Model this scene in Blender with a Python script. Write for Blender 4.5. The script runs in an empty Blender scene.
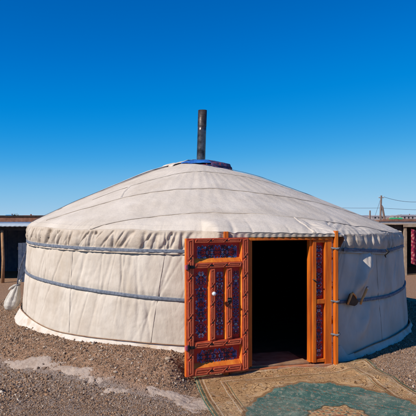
import bpy, math, random
import numpy as np
random.seed(7); rng = np.random.RandomState(7)
R_ = math.radians
S = bpy.context.scene
COL = S.collection

# ------------------------------------------------------------ camera, sky, sun
CAMZ = 1.71
cam = bpy.data.cameras.new('camera'); camo = bpy.data.objects.new('camera', cam); COL.objects.link(camo)
camo.location = (0, 0, CAMZ); camo.rotation_euler = (R_(90), 0, 0)
cam.sensor_width = 36; cam.lens = 560/416*36; cam.shift_y = 9/416; cam.clip_start = .05; cam.clip_end = 9000
S.camera = camo
AIR, DUST, OZ, ALT = .5, 0, 5, 2500
SUN_AZ, SUN_EL = 55.0, 37.0          # degrees left of "behind the camera", height
ts = np.array([-math.sin(R_(SUN_AZ))*math.cos(R_(SUN_EL)), -math.cos(R_(SUN_AZ))*math.cos(R_(SUN_EL)), math.sin(R_(SUN_EL))])
w = bpy.data.worlds.new('World'); S.world = w; w.use_nodes = True
nt = w.node_tree; bg = nt.nodes['Background']
sky = nt.nodes.new('ShaderNodeTexSky'); sky.sky_type = 'NISHITA'; sky.sun_disc = False
sky.sun_elevation = R_(SUN_EL); sky.sun_rotation = R_(180+SUN_AZ)
sky.altitude = 1500; sky.air_density = 1.0; sky.dust_density = 0.15; sky.ozone_density = 2.2
# clear dry air: the deep blue of the high desert sky
sky.air_density = AIR; sky.dust_density = DUST; sky.ozone_density = OZ; sky.altitude = ALT
sep = nt.nodes.new('ShaderNodeSeparateColor'); comb = nt.nodes.new('ShaderNodeCombineColor')
nt.links.new(sky.outputs[0], sep.inputs[0])
GRADE = [[(0, 0), (.08, .002), (.112, .03), (.188, .165), (.314, .30), (.42, .37), (1, .45)],
         [(0, 0), (.087, .127), (.153, .242), (.223, .33), (.352, .47), (.521, .56), (.65, .60), (1, .66)],
         [(0, 0), (.202, .479), (.342, .69), (.462, .75), (.631, .785), (.8, .80), (1, .82)]]
for ch in range(3):
    q1 = nt.nodes.new('ShaderNodeMath'); q1.operation = 'MULTIPLY'; q1.inputs[1].default_value = .1
    fc = nt.nodes.new('ShaderNodeFloatCurve'); cu_ = fc.mapping.curves[0]
    cu_.points[0].location = GRADE[ch][0]; cu_.points[-1].location = GRADE[ch][-1]
    for pt_ in GRADE[ch][1:-1]: cu_.points.new(*pt_)
    fc.mapping.update()
    q2 = nt.nodes.new('ShaderNodeMath'); q2.operation = 'MULTIPLY'; q2.inputs[1].default_value = 10
    nt.links.new(sep.outputs[ch], q1.inputs[0]); nt.links.new(q1.outputs[0], fc.inputs['Value']); nt.links.new(fc.outputs[0], q2.inputs[0]); nt.links.new(q2.outputs[0], comb.inputs[ch])
nt.links.new(comb.outputs[0], bg.inputs[0])
bg.inputs[1].default_value = 0.10
sl = bpy.data.lights.new('sun', 'SUN'); sl.energy = 5.0; sl.angle = R_(.53); sl.color = (1, .93, .84)
so = bpy.data.objects.new('sun', sl); COL.objects.link(so); so.location = (-20, -12, 20)
from mathutils import Vector
so.rotation_euler = Vector(ts).to_track_quat('Z', 'Y').to_euler()
S.view_settings.view_transform = 'Standard'; S.view_settings.look = 'None'
S.view_settings.gamma = 1; S.view_settings.exposure = 0.0; S.view_settings.use_curve_mapping = False

# ------------------------------------------------------------ materials
def mat(name, c1, c2=None, rough=.85, scale=6, detail=5, bump=0, bscale=60, metal=0, dist=.01, c3=None, s3=1.5, lo=.35, hi=.65, spec=.3, st=None):
    m = bpy.data.materials.new(name); m.use_nodes = True; n = m.node_tree; b = n.nodes['Principled BSDF']
    b.inputs['Roughness'].default_value = rough; b.inputs['Metallic'].default_value = metal
    b.inputs['Specular IOR Level'].default_value = spec
    tc = n.nodes.new('ShaderNodeTexCoord'); out = None
    def noise(sc, det=detail):
        t = n.nodes.new('ShaderNodeTexNoise'); t.inputs['Scale'].default_value = sc; t.inputs['Detail'].default_value = det
        t.inputs['Roughness'].default_value = .62
        if st:
            mp = n.nodes.new('ShaderNodeMapping'); mp.inputs['Scale'].default_value = st
            n.links.new(tc.outputs['Object'], mp.inputs['Vector']); n.links.new(mp.outputs[0], t.inputs['Vector'])
        else: n.links.new(tc.outputs['Object'], t.inputs['Vector'])
        return t
    b.inputs['Base Color'].default_value = (*c1, 1)
    if c2:
        t = noise(scale); r = n.nodes.new('ShaderNodeValToRGB')
        r.color_ramp.elements[0].position = lo; r.color_ramp.elements[1].position = hi
        r.color_ramp.elements[0].color = (*c1, 1); r.color_ramp.elements[1].color = (*c2, 1)
        n.links.new(t.outputs[0], r.inputs[0]); out = r.outputs[0]
        if c3:
            t2 = noise(s3); r2 = n.nodes.new('ShaderNodeValToRGB')
            r2.color_ramp.elements[0].position = .5; r2.color_ramp.elements[1].position = .72
            r2.color_ramp.elements[0].color = (0, 0, 0, 1); r2.color_ramp.elements[1].color = (1, 1, 1, 1)
            mx = n.nodes.new('ShaderNodeMix'); mx.data_type = 'RGBA'
            n.links.new(t2.outputs[0], r2.inputs[0]); n.links.new(r2.outputs[0], mx.inputs[0])
            n.links.new(out, mx.inputs[6]); mx.inputs[7].default_value = (*c3, 1); out = mx.outputs[2]
        n.links.new(out, b.inputs['Base Color'])
    if bump:
        t = noise(bscale, 6); bp = n.nodes.new('ShaderNodeBump'); bp.inputs['Strength'].default_value = bump; bp.inputs['Distance'].default_value = dist
        n.links.new(t.outputs[0], bp.inputs['Height']); n.links.new(bp.outputs[0], b.inputs['Normal'])
    return m
M = {}
M['canvas'] = mat('canvas', (.53, .45, .365), (.64, .565, .475), .95, 3.2, 9, .5, 30, dist=.010, c3=(.48, .395, .305), s3=2.0, spec=.1, st=(1, 1, .5))
M['canvas_border_shade'] = mat('canvas_border_shade', (.47, .385, .30), (.60, .51, .415), .95, 5, 9, .5, 34, dist=.010, c3=(.34, .255, .18), s3=3, spec=.1)  # darker, browner than the wall canvas: shading of the tilted border painted in
M['canvas_roof'] = mat('canvas_roof', (.54, .465, .38), (.64, .56, .47), .95, 2.2, 9, .5, 24, dist=.012, c3=(.49, .41, .325), s3=1.3, spec=.1)
M['canvas_side'] = M['canvas']
M['skirt'] = mat('skirt_cloth', (.58, .50, .41), (.70, .63, .55), .95, 7, 6, .5, 40, c3=(.5, .36, .24), s3=5)
M['belt'] = mat('belt_webbing', (.10, .115, .15), (.21, .23, .27), .85, 30, 4, .4, 180, dist=.003)
M['tiecloth'] = mat('grey_tie_cloth', (.10, .105, .12), (.22, .225, .24), .9, 25, 4, .5, 120)
M['rope_dark'] = mat('dark_rope', (.05, .06, .09), (.12, .13, .17), .9, 40, 3)
M['seam'] = mat('seam_thread', (.34, .28, .23), (.46, .39, .32), .95, 20, 3)
M['seam_light'] = mat('seam_light', (.42, .36, .30), (.52, .46, .39), .95, 20, 3)
M['orange'] = mat('orange_wood', (.44, .075, .006), (.72, .18, .012), .5, 16, 7, .4, 60, dist=.005, c3=(.26, .045, .010), s3=9, st=(1, 1, .12))
M['redwood'] = mat('carved_red_wood', (.42, .045, .016), (.60, .09, .03), .55, 16, 6, .3, 70, dist=.004, c3=(.25, .035, .015), s3=7)
M['redorange'] = mat('raised_carving', (.64, .105, .04), (.82, .20, .085), .55, 16, 6, .3, 80, dist=.003, c3=(.46, .08, .035), s3=8)
M['sunlit_orange'] = mat('edge_sunlit_orange', (.70, .13, .012), (.86, .27, .03), .55, 14, 6, .3, 80, dist=.003, c3=(.50, .09, .012), s3=8, st=(1, 1, .2))  # brighter than the leaf's wood: sunlight painted on its left-facing edges
M['panelred'] = mat('panel_red', (.42, .014, .010), (.62, .03, .016), .4, 12, 4)
M['threshold'] = mat('worn_red_wood', (.34, .085, .025), (.48, .17, .07), .7, 8, 7, .5, 50, dist=.006, c3=(.38, .26, .17), s3=6)
M['wornwood'] = mat('worn_bare_wood', (.34, .22, .13), (.22, .10, .05), .8, 9, 7, .5, 60, dist=.005)
M['peeled'] = mat('peeling_white_paint', (.70, .66, .58), (.30, .10, .05), .8, 9, 6, .4, 60, lo=.52, hi=.6)
for k, c in dict(blue=(.03, .16, .46), lblue=(.34, .60, .76), purple=(.02, .014, .05), green=(.01, .05, .06), white=(.66, .62, .62), pink=(.50, .10, .16), navy=(.008, .012, .04)).items():
    M[k] = mat('paint_'+k, c, tuple(x*.75 for x in c), .45, 30, 2)
M['black'] = mat('black_iron', (.012, .012, .014), (.035, .032, .03), .5, 40, 3, metal=.4)
M['knob'] = mat('white_porcelain', (.72, .74, .76), None, .25, spec=.5)
M['lining'] = mat('shade_black_lining', (.022, .012, .010), (.012, .008, .008), 1, 4, 3)  # near black: the shade inside the doorway is put into the colour
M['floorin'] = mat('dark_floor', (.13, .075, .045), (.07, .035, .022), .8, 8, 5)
M['pipe'] = mat('stove_pipe_steel', (.05, .04, .038), (.20, .16, .145), .28, 10, 6, .3, 50, metal=.75, dist=.003, c3=(.03, .022, .02), s3=4)
M['pipe_top'] = mat('dark_pipe', (.03, .024, .022), (.09, .07, .062), .4, 14, 5, .3, 60, metal=.4)  # darker and less metallic than the pipe below
M['sack'] = mat('sack_cloth', (.62, .58, .52), (.46, .41, .34), .95, 9, 7, .9, 28, dist=.012)
M['leather'] = mat('brown_leather', (.06, .028, .012), (.11, .05, .02), .6, 20, 4)
M['rimwood'] = mat('sunlit_brown_edge', (.70, .27, .07), (.80, .38, .13), .6, 20, 4)  # brightened brown, grazing sun on the pouch rim put into the colour
M['concrete'] = mat('pale_concrete', (.36, .265, .20), (.52, .42, .34), .95, 6, 8, .9, 40, dist=.015, c3=(.30, .20, .14), s3=6)
M['shed_post'] = mat('brown_post', (.30, .15, .07), (.42, .25, .13), .85, 9, 5, .5, 40)
M['tin'] = mat('pale_tin', (.36, .42, .46), (.48, .54, .58), .6, 3, 5)
M['shedback'] = mat('slate_boards', (.035, .055, .11), (.09, .11, .15), .9, 6, 6, .6, 30)
M['tarp'] = mat('blue_tarp', (.02, .06, .20), (.03, .10, .28), .6, 6, 4)
M['brick'] = mat('redbrown_brick', (.17, .075, .045), (.30, .15, .10), .95, 4, 6, .5, 20)
M['darkb'] = mat('dark_boards', (.02, .017, .017), (.05, .04, .035), .9, 6, 4)
M['plank'] = mat('grey_brown_plank', (.26, .18, .12), (.38, .29, .21), .9, 8, 6, .5, 30)
M['whiteroof'] = mat('whitewashed', (.62, .60, .56), (.50, .46, .42), .9, 5, 4)
M['greenroof'] = mat('green_tin', (.02, .30, .10), (.03, .38, .14), .6, 4, 3)
M['blueroof'] = mat('blue_tin', (.03, .20, .42), (.05, .26, .5), .6, 4, 3)
M['redroof'] = mat('red_tin', (.42, .07, .05), (.5, .12, .08), .6, 4, 3)
M['farwall'] = mat('far_wall', (.30, .27, .27), (.40, .37, .36), .9, 4, 3)
M['polewood'] = mat('grey_pole', (.16, .11, .09), (.26, .19, .16), .9, 9, 3)
M['hill'] = mat('far_hill', (.24, .22, .24), (.30, .27, .27), 1, .01, 4)
M['leaf'] = mat('far_foliage', (.05, .055, .03), (.09, .08, .05), .9, 2, 3)
M['binding'] = mat('green_binding', (.035, .085, .06), (.07, .12, .08), .95, 30, 3)
M['glass'] = mat('dark_pane', (.02, .025, .03), None, .2)

def stone_mat():
    m = bpy.data.materials.new('gravel_stones'); m.use_nodes = True; n = m.node_tree; b = n.nodes['Principled BSDF']
    g = n.nodes.new('ShaderNodeNewGeometry'); r = n.nodes.new('ShaderNodeValToRGB'); r.color_ramp.interpolation = 'LINEAR'
    e = r.color_ramp.elements
    cols = [(0, (.10, .065, .05)), (.2, (.21, .135, .092)), (.42, (.36, .215, .125)), (.62, (.46, .26, .14)), (.8, (.36, .25, .175)), (.93, (.54, .41, .30)), (1, (.74, .64, .52))]
    e[0].position = 0; e[0].color = (*cols[0][1], 1); e[1].position = 1; e[1].color = (*cols[-1][1], 1)
    for p, c in cols[1:-1]:
        q = e.new(p); q.color = (*c, 1)
    n.links.new(g.outputs['Random Per Island'], r.inputs[0])
    t = n.nodes.new('ShaderNodeTexNoise'); t.inputs['Scale'].default_value = 90; mx = n.nodes.new('ShaderNodeMix'); mx.data_type = 'RGBA'; mx.blend_type = 'MULTIPLY'; mx.inputs[0].default_value = .5
    n.links.new(r.outputs[0], mx.inputs[6]); n.links.new(t.outputs[0], mx.inputs[7]); n.links.new(mx.outputs[2], b.inputs['Base Color'])
    b.inputs['Roughness'].default_value = .9; b.inputs['Specular IOR Level'].default_value = .2
    return m
M['stones'] = stone_mat()

def ground_mat():
    m = bpy.data.materials.new('gravel_earth'); m.use_nodes = True; n = m.node_tree; b = n.nodes['Principled BSDF']
    L = n.links.new
    tc = n.nodes.new('ShaderNodeTexCoord')
    def noise(sc, det=8, ro=.7):
        t = n.nodes.new('ShaderNodeTexNoise'); t.inputs['Scale'].default_value = sc; t.inputs['Detail'].default_value = det; t.inputs['Roughness'].default_value = ro
        L(tc.outputs['Object'], t.inputs['Vector']); return t.outputs[0]
    def ramp(src, stops):
        r = n.nodes.new('ShaderNodeValToRGB'); e = r.color_ramp.elements
        e[0].position, e[0].color = stops[0][0], (*stops[0][1], 1); e[1].position, e[1].color = stops[-1][0], (*stops[-1][1], 1)
        for p, c in stops[1:-1]: e.new(p).color = (*c, 1)
        L(src, r.inputs[0]); return r.outputs[0]
    brown = ramp(noise(38), [(.3, (.17, .095, .058)), (.5, (.36, .205, .12)), (.7, (.48, .31, .195))])
    grey = ramp(noise(50), [(.3, (.14, .108, .09)), (.5, (.28, .215, .175)), (.72, (.40, .325, .27))])
    a = n.nodes.new('ShaderNodeAttribute'); a.attribute_name = 'grey'
    ma = n.nodes.new('ShaderNodeMath'); ma.operation = 'ADD'; ms = n.nodes.new('ShaderNodeMath'); ms.operation = 'MULTIPLY_ADD'
    L(noise(3, 5), ms.inputs[0]); ms.inputs[1].default_value = 1.2; ms.inputs[2].default_value = -.6
    L(a.outputs['Fac'], ma.inputs[0]); L(ms.outputs[0], ma.inputs[1]); ma.use_clamp = True
    mx = n.nodes.new('ShaderNodeMix'); mx.data_type = 'RGBA'
    L(ma.outputs[0], mx.inputs[0]); L(brown, mx.inputs[6]); L(grey, mx.inputs[7])
    L(mx.outputs[2], b.inputs['Base Color'])
    b.inputs['Roughness'].default_value = .95; b.inputs['Specular IOR Level'].default_value = .15
    v = n.nodes.new('ShaderNodeTexVoronoi'); v.inputs['Scale'].default_value = 75; L(tc.outputs['Object'], v.inputs['Vector'])
    bp = n.nodes.new('ShaderNodeBump'); bp.inputs['Strength'].default_value = .8; bp.inputs['Distance'].default_value = .012; bp.invert = True
    L(v.outputs[0], bp.inputs['Height'])
    bp2 = n.nodes.new('ShaderNodeBump'); bp2.inputs['Strength'].default_value = .7; bp2.inputs['Distance'].default_value = .02
    L(noise(22), bp2.inputs['Height']); L(bp.outputs[0], bp2.inputs['Normal']); L(bp2.outputs[0], b.inputs['Normal'])
    return m
M['ground'] = ground_mat()

def attr_mat(name, rough=.95, bscale=150, bump=.6):
    m = bpy.data.materials.new(name); m.use_nodes = True; n = m.node_tree; b = n.nodes['Principled BSDF']
    a = n.nodes.new('ShaderNodeAttribute'); a.attribute_name = 'Col'
    t = n.nodes.new('ShaderNodeTexNoise'); t.inputs['Scale'].default_value = bscale; t.inputs['Detail'].default_value = 6
    tc = n.nodes.new('ShaderNodeTexCoord'); n.links.new(tc.outputs['Object'], t.inputs['Vector'])
    r = n.nodes.new('ShaderNodeMapRange'); r.inputs[1].default_value = .3; r.inputs[2].default_value = .7; r.inputs[3].default_value = .6; r.inputs[4].default_value = 1.3
    n.links.new(t.outputs[0], r.inputs[0])
    vm = n.nodes.new('ShaderNodeVectorMath'); vm.operation = 'SCALE'
    n.links.new(a.outputs['Color'], vm.inputs[0]); n.links.new(r.outputs[0], vm.inputs['Scale']); n.links.new(vm.outputs[0], b.inputs['Base Color'])
    bp = n.nodes.new('ShaderNodeBump'); bp.inputs['Strength'].default_value = bump; bp.inputs['Distance'].default_value = .006
    n.links.new(t.outputs[0], bp.inputs['Height']); n.links.new(bp.outputs[0], b.inputs['Normal'])
    b.inputs['Roughness'].default_value = rough; b.inputs['Specular IOR Level'].default_value = .1
    return m
M['rug'] = attr_mat('woven_rug')

# ------------------------------------------------------------ helpers
def smooth(a, b, x):
    t = np.clip((np.asarray(x, float)-a)/(b-a), 0, 1); return t*t*(3-2*t)
def tag(o, label=None, cat=None, group=None, kind=None):
    if label: o['label'] = label
    if cat: o['category'] = cat
    if group: o['group'] = group
    if kind: o['kind'] = kind
    return o
def thing(name, loc, label, cat, group=None):
    o = bpy.data.objects.new(name, None); COL.objects.link(o); o.location = loc; o['org'] = tuple(float(v) for v in loc)
    o.empty_display_size = .1
    return tag(o, label, cat, group)
def origin(parent):
    while parent is not None and parent.parent is not None: parent = parent.parent
    return np.array(parent.location) if parent is not None else np.zeros(3)
def link(name, me, parent):
    o = bpy.data.objects.new(name, me); COL.objects.link(o); o.parent = parent; return o
class MB:
    def __init__(s): s.v = []; s.f = []; s.m = []
    def add(s, vs, fs, mi=0):
        b = len(s.v); s.v += [tuple(v) for v in vs]; s.f += [tuple(i+b for i in f) for f in fs]; s.m += [mi]*len(fs)
    def box(s, a, b, xf=None, mi=0):
        x0, y0, z0 = a; x1, y1, z1 = b
        vs = [(x, y, z) for z in (z0, z1) for y in (y0, y1) for x in (x0, x1)]
        if xf: vs = [xf(*v) for v in vs]
        s.add(vs, [(0, 2, 3, 1), (4, 5, 7, 6), (0, 1, 5, 4), (2, 6, 7, 3), (0, 4, 6, 2), (1, 3, 7, 5)], mi)
    def prism(s, poly, d0, d1, xf=None, mi=0):       # poly in (x,z), extruded along y
        n = len(poly); vs = [(p[0], d0, p[1]) for p in poly]+[(p[0], d1, p[1]) for p in poly]
        if xf: vs = [xf(*v) for v in vs]
        s.add(vs, [tuple(range(n)), tuple(range(2*n-1, n-1, -1))]+[(i, n+i, n+(i+1) % n, (i+1) % n) for i in range(n)], mi)
    def tube(s, pts, r, n=8, xf=None, mi=0, flat=1.0):
        P = [np.array(xf(*p) if xf else p, float) for p in pts]; rs = r if hasattr(r, '__len__') else [r]*len(P)
        b = []; prev = None
        for i, p in enumerate(P):
            t = P[min(i+1, len(P)-1)]-P[max(i-1, 0)]; t /= (np.linalg.norm(t)+1e-9)
            if prev is None:
                a = np.array((0, 0, 1.)) if abs(t[2]) < .9 else np.array((1., 0, 0)); u = np.cross(t, a)
            else: u = prev-t*prev.dot(t)
            u /= np.linalg.norm(u); prev = u; v = np.cross(t, u)
            for k in range(n):
                an = 2*math.pi*k/n; b.append(p+rs[i]*(u*math.cos(an)+v*math.sin(an)*flat))
        fs = [(i*n+k, i*n+(k+1) % n, (i+1)*n+(k+1) % n, (i+1)*n+k) for i in range(len(P)-1) for k in range(n)]
        fs += [tuple(range(n-1, -1, -1)), tuple(range((len(P)-1)*n, len(P)*n))]
        s.add(b, fs, mi)
    def lathe(s, prof, c, n=32, mi=0, axis=None):
        c = np.array(c, float); vs = []
        for r, z in prof:
            for k in range(n):
                a = 2*math.pi*k/n; vs.append(c+np.array((r*math.cos(a), r*math.sin(a), z)))
        fs = [(i*n+k, i*n+(k+1) % n, (i+1)*n+(k+1) % n, (i+1)*n+k) for i in range(len(prof)-1) for k in range(n)]
        s.add(vs, fs, mi)
    def build(s, name, mats, parent=None, bevel=0, sm=False):
        o0 = origin(parent) if parent is not None else np.zeros(3)
        me = bpy.data.meshes.new(name); me.from_pydata([tuple(np.array(v)-o0) for v in s.v], [], s.f)
        mats = mats if isinstance(mats, (list, tuple)) else [mats]
        for m in mats: me.materials.append(M[m] if isinstance(m, str) else m)
        me.polygons.foreach_set('material_index', s.m)
        if sm: me.polygons.foreach_set('use_smooth', [True]*len(s.f))
        me.update(); o = link(name, me, parent)
        if bevel:
            bv = o.modifiers.new('bevel', 'BEVEL'); bv.width = bevel; bv.segments = 2; bv.limit_method = 'ANGLE'
        return o
def gridmesh(name, P, m, parent=None, closed=False, attrs=None, sm=True, thick=0):
    """P (rows, cols, 3) world positions"""
    r, c, _ = P.shape; P = P - (origin(parent) if parent is not None else 0)
    i, j = np.meshgrid(np.arange(r-1), np.arange(c if closed else c-1), indexing='ij'); j2 = (j+1) % c
    F = np.stack([i*c+j, i*c+j2, (i+1)*c+j2, (i+1)*c+j], -1).reshape(-1, 4)
    me = bpy.data.meshes.new(name); me.vertices.add(r*c); me.vertices.foreach_set('co', P.astype(np.float32).ravel())
    me.loops.add(F.size); me.loops.foreach_set('vertex_index', F.astype(np.int32).ravel())
    me.polygons.add(len(F)); me.polygons.foreach_set('loop_start', np.arange(0, F.size, 4, dtype=np.int32)); me.polygons.foreach_set('loop_total', np.full(len(F), 4, dtype=np.int32))
    me.polygons.foreach_set('use_smooth', np.full(len(F), sm))
    me.update(calc_edges=True); me.validate()
    for k, A in (attrs or {}).items():
        if A.ndim == 3:
            at = me.color_attributes.new(k, 'FLOAT_COLOR', 'POINT'); at.data.foreach_set('color', np.concatenate([A, np.ones(A.shape[:2]+(1,))], -1).astype(np.float32).ravel())
        else:
            at = me.attributes.new(k, 'FLOAT', 'POINT'); at.data.foreach_set('value', A.astype(np.float32).ravel())
    me.materials.append(M[m]); o = link(name, me, parent)
    if thick:
        so_ = o.modifiers.new('solid', 'SOLIDIFY'); so_.thickness = thick; so_.offset = -1
    return o
# value noise on arrays
_tab = np.random.RandomState(3).rand(256, 256)
def vnoise(x, y, f=1.0, seed=0):
    x = np.asarray(x)*f+seed*17.3; y = np.asarray(y)*f+seed*9.1
    xi = np.floor(x).astype(int); yi = np.floor(y).astype(int); xf = x-xi; yf = y-yi
    xf = xf*xf*(3-2*xf); yf = yf*yf*(3-2*yf)
    g = lambda a, b: _tab[a & 255, b & 255]
    return (g(xi, yi)*(1-xf)+g(xi+1, yi)*xf)*(1-yf)+(g(xi, yi+1)*(1-xf)+g(xi+1, yi+1)*xf)*yf - .5
def fbm(x, y, f=1.0, o=4, seed=0):
    s = 0; a = 1
    for k in range(o): s = s+a*vnoise(x, y, f, seed+k); a *= .5; f *= 2
    return s

# ------------------------------------------------------------ layout constants
CX, CY, RW = .10, 9.17, 2.965           # ger centre and wall radius
DPHI = R_(13.0)                        # where the door sits on the circle
DA = R_(14.0); DC = np.array((.802, 6.13, 0))
def D(u, v, z):                        # door frame coordinates: u right, v towards the viewer
    return (DC[0]+u*math.cos(DA)+v*math.sin(DA), DC[1]+u*math.sin(DA)-v*math.cos(DA), z)
def cyl(r, p, z, cx=CX): return (cx+r*math.sin(p), CY-r*math.cos(p), z)

def wall_ground(phi):
    """height of the earth heaped against the wall"""
    d = np.degrees(phi)
    return np.interp(d, [-180, -120, -90, -50, -20, 2, 12, 22, 30, 40, 55, 80, 120, 180], [.15, .2, .225, .245, .25, .22, .03, .0, .03, .07, .11, .11, .12, .15])
def G(x, y):
    x = np.asarray(x, float); y = np.asarray(y, float)
    dx = x-CX; dy = CY-y; rr = np.hypot(dx, dy); ph = np.arctan2(dx, dy)
    rho = np.maximum(rr-3.06, 0); W = np.interp(np.degrees(ph), [-180, -100, -60, -40, 0, 30, 60, 180], [3, 2.4, 1.2, 1.0, .95, .9, 1.6, 3])
    h = wall_ground(ph)*(1-smooth(0, 1, rho/W))
    h = h*(1-smooth(-.42, -.12, x)*smooth(6.22, 5.92, y)*smooth(1.8, 1.2, x))
    near = smooth(400, 60, np.hypot(x, y))
    h = h+near*(.018*fbm(x, y, 2.2, 4, 1)+.05*vnoise(x, y, .35, 5)*smooth(2.5, 6, rho))
    h = h-.012*smooth(.2, -.3, (y-5.10)+.554*(x+.05))*smooth(2, -.5, x)
    return np.where(rr < 2.9, -.03, h)

# ------------------------------------------------------------ ground
def axis(lo, hi, step, far, g=1.12):
    a = list(np.arange(lo, hi, step)); s = step; v = a[-1]
    while v < far: s *= g; v += s; a.append(v)
    s = step; v = lo; pre = []
    while v > -far: s *= g; v -= s; pre.append(v)
    return np.array(pre[::-1]+a)
xs = axis(-3.6, 3.6, .016, 4500); ys = axis(4.4, 9.0, .016, 4500)
X, Y = np.meshgrid(xs, ys); Z = G(X, Y)
nearm = ((np.abs(X) < 3.8) & (Y > 4.2) & (Y < 9.2))
Z = Z+np.where(nearm, .006*vnoise(X, Y, 28, 11)+.004*vnoise(X, Y, 50, 12), 0)
line = (Y-5.10)+.554*(X+.05)             # <0 : the finer grey gravel on the viewer's side of the pale strip
grey = smooth(.15, -.1, line)*smooth(.6, -.2, X)+.45*smooth(1.4, 2.4, X)*smooth(9, 6, Y)
o = gridmesh('ground', np.stack([X, Y, Z], -1), 'ground', attrs={'grey': grey}); tag(o, kind='structure')

# pale broken concrete strip showing through the gravel
t = np.linspace(-.05, 1.0, 260); s = np.linspace(-1, 1, 60)
T, Sx = np.meshgrid(t, s, indexing='ij')
lx = -2.27+T*2.42; ly = 6.34-T*1.34+.05*np.sin(T*9)
wd = np.interp(t, [-.05, 0, .12, .22, .30, .34, .42, .52, .62, .72, .86, 1.0], [.02, .07, .17, .14, .08, .07, .15, .15, .09, .09, .16, .30])[:, None]
px = lx+Sx*wd*.55; py = ly+Sx*wd*.85
pz = G(px, py)+.014*(1-np.abs(Sx)**2.2)-.008+.036*fbm(px, py, 5, 6, 21)+.006*fbm(px, py, 40, 3, 22)
o = gridmesh('path', np.stack([px, py, pz], -1), 'concrete'); tag(o, kind='structure')

# gravel: loose stones
def rug_inside(x, y, pad=0):
    ax = x-(-.137); ay = y-5.88; c, s_ = math.cos(R_(15)), math.sin(R_(15))
    e0, e1 = math.sin(R_(8.5)), -math.cos(R_(8.5)); det = c*e1-s_*e0
    u = (ax*e1-ay*e0)/det; v = (c*ay-s_*ax)/det; return (u > -pad) & (u < 2.03+pad) & (v > -pad)
def make_gravel():
    ico = [(0, 0, 1)]+[(math.cos(a*1.2566)*.894, math.sin(a*1.2566)*.894, .447) for a in range(5)]+[(math.cos((a+.5)*1.2566)*.894, math.sin((a+.5)*1.2566)*.894, -.447) for a in range(5)]+[(0, 0, -1)]
    f = [(0, 1+a, 1+(a+1) % 5) for a in range(5)]+[(1+a, 6+a, 1+(a+1) % 5) for a in range(5)]+[(6+a, 6+(a+1) % 5, 1+(a+1) % 5) for a in range(5)]+[(6+(a+1) % 5, 6+a, 11) for a in range(5)]
    ico = np.array(ico); f = np.array(f)
    N = 420000
    y = 4.6+(rng.rand(N)**1.6)*6.5; x = (rng.rand(N)*2-1)*(y*.40)
    rr = np.hypot(x-CX, y-CY); keep = (rr > 3.0) & ~rug_inside(x, y, -.03)
    dd = rr < 3.25; keep &= ~((np.abs((x-DC[0])) < .75) & (y > 5.98) & (y < 6.5))
    # thin them on the concrete
    lc = np.abs((y-5.10)+.554*(x+.05)); keep &= ~((lc < .10) & (x < .2) & (rng.rand(N) < .75))
    x, y = x[keep], y[keep]; N = len(x)
    clump = vnoise(x, y, 1.7, 31)+.5
    sz = .0016+.0030*rng.rand(N)**1.6+.013*rng.rand(N)**16*(.25+clump)*np.clip((y-4.4)/1.2, .5, 1)+.002*(y-4.6)/4
    A = rng.randn(N, 3, 3); Q = np.linalg.qr(A)[0]
    sc = sz[:, None]*np.stack([.8+1.0*rng.rand(N), .7+.6*rng.rand(N), .4+.4*rng.rand(N)], -1)
    V = ico[None]*(.45+1.0*rng.rand(N, 12, 1))*sc[:, None, :]
    V = np.einsum('nij,nkj->nki', Q, V)
    c = np.stack([x, y, G(x, y)+sz*.12], -1); V = V+c[:, None, :]
    F = (f[None]+12*np.arange(N)[:, None, None]).reshape(-1, 3)
    me = bpy.data.meshes.new('gravel'); me.vertices.add(N*12); me.vertices.foreach_set('co', V.astype(np.float32).ravel())
    me.loops.add(F.size); me.loops.foreach_set('vertex_index', F.astype(np.int32).ravel()); me.polygons.add(len(F))
    me.polygons.foreach_set('loop_start', np.arange(0, F.size, 3, dtype=np.int32)); me.polygons.foreach_set('loop_total', np.full(len(F), 3, dtype=np.int32))
    me.update(calc_edges=True); me.materials.append(M['stones']); o = link('gravel', me, None)
    tag(o, 'loose brown and grey gravel covering the earth around the ger', 'gravel', kind='stuff')
make_gravel()

# ------------------------------------------------------------ the ger
ger = thing('ger', (CX, CY, 0), 'round white canvas ger with carved orange door standing open and a tall stove pipe', 'ger')
nphi = 2200
def ze(phi): s_ = np.sin(phi); return 1.545-np.where(s_ > 0, .072*s_, .035*s_)
def wprof(z, phi):                      # wall leans out towards the foot
    return RW-.105*np.clip(z, 0, 1.6)/1.5+.04
B1 = ([-180, -110, -85, -50, -8, 12, 30, 48, 62, 90, 180], [1.36, 1.36, 1.37, 1.345, 1.325, 1.33, 1.325, 1.27, 1.30, 1.32, 1.36])
B2 = ([-180, -110, -70, -48, -35, -8, 12, 30, 48, 70, 110, 180], [.92, .93, .92, .89, .86, .785, .75, .705, .69, .74, .8, .92])
def b1(phi): return np.interp(np.degrees(phi), *B1)
def b2(phi): return np.interp(np.degrees(phi), *B2)
def wrap(d): return (d+np.pi) % (2*np.pi)-np.pi

def creases(PHI, Zc, n, seed, zr, wr, ar, lean, top):
    r = np.random.RandomState(seed); out = np.zeros_like(PHI)
    for k in range(n):
        p0 = r.uniform(-np.pi, np.pi); l = r.uniform(*lean); wdt = r.uniform(*wr); a = r.uniform(*ar); z0 = r.uniform(*zr); ln = r.uniform(.2, .8)
        cols = None
        d = wrap(PHI-p0+l*(top-Zc))
        m = np.abs(d[0]) < .35
        e = np.exp(-(d[:, m]/wdt)**2)*np.exp(-((Zc[:, m]-z0)/ln)**2)
        out[:, m] -= a*e
    return out
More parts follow.
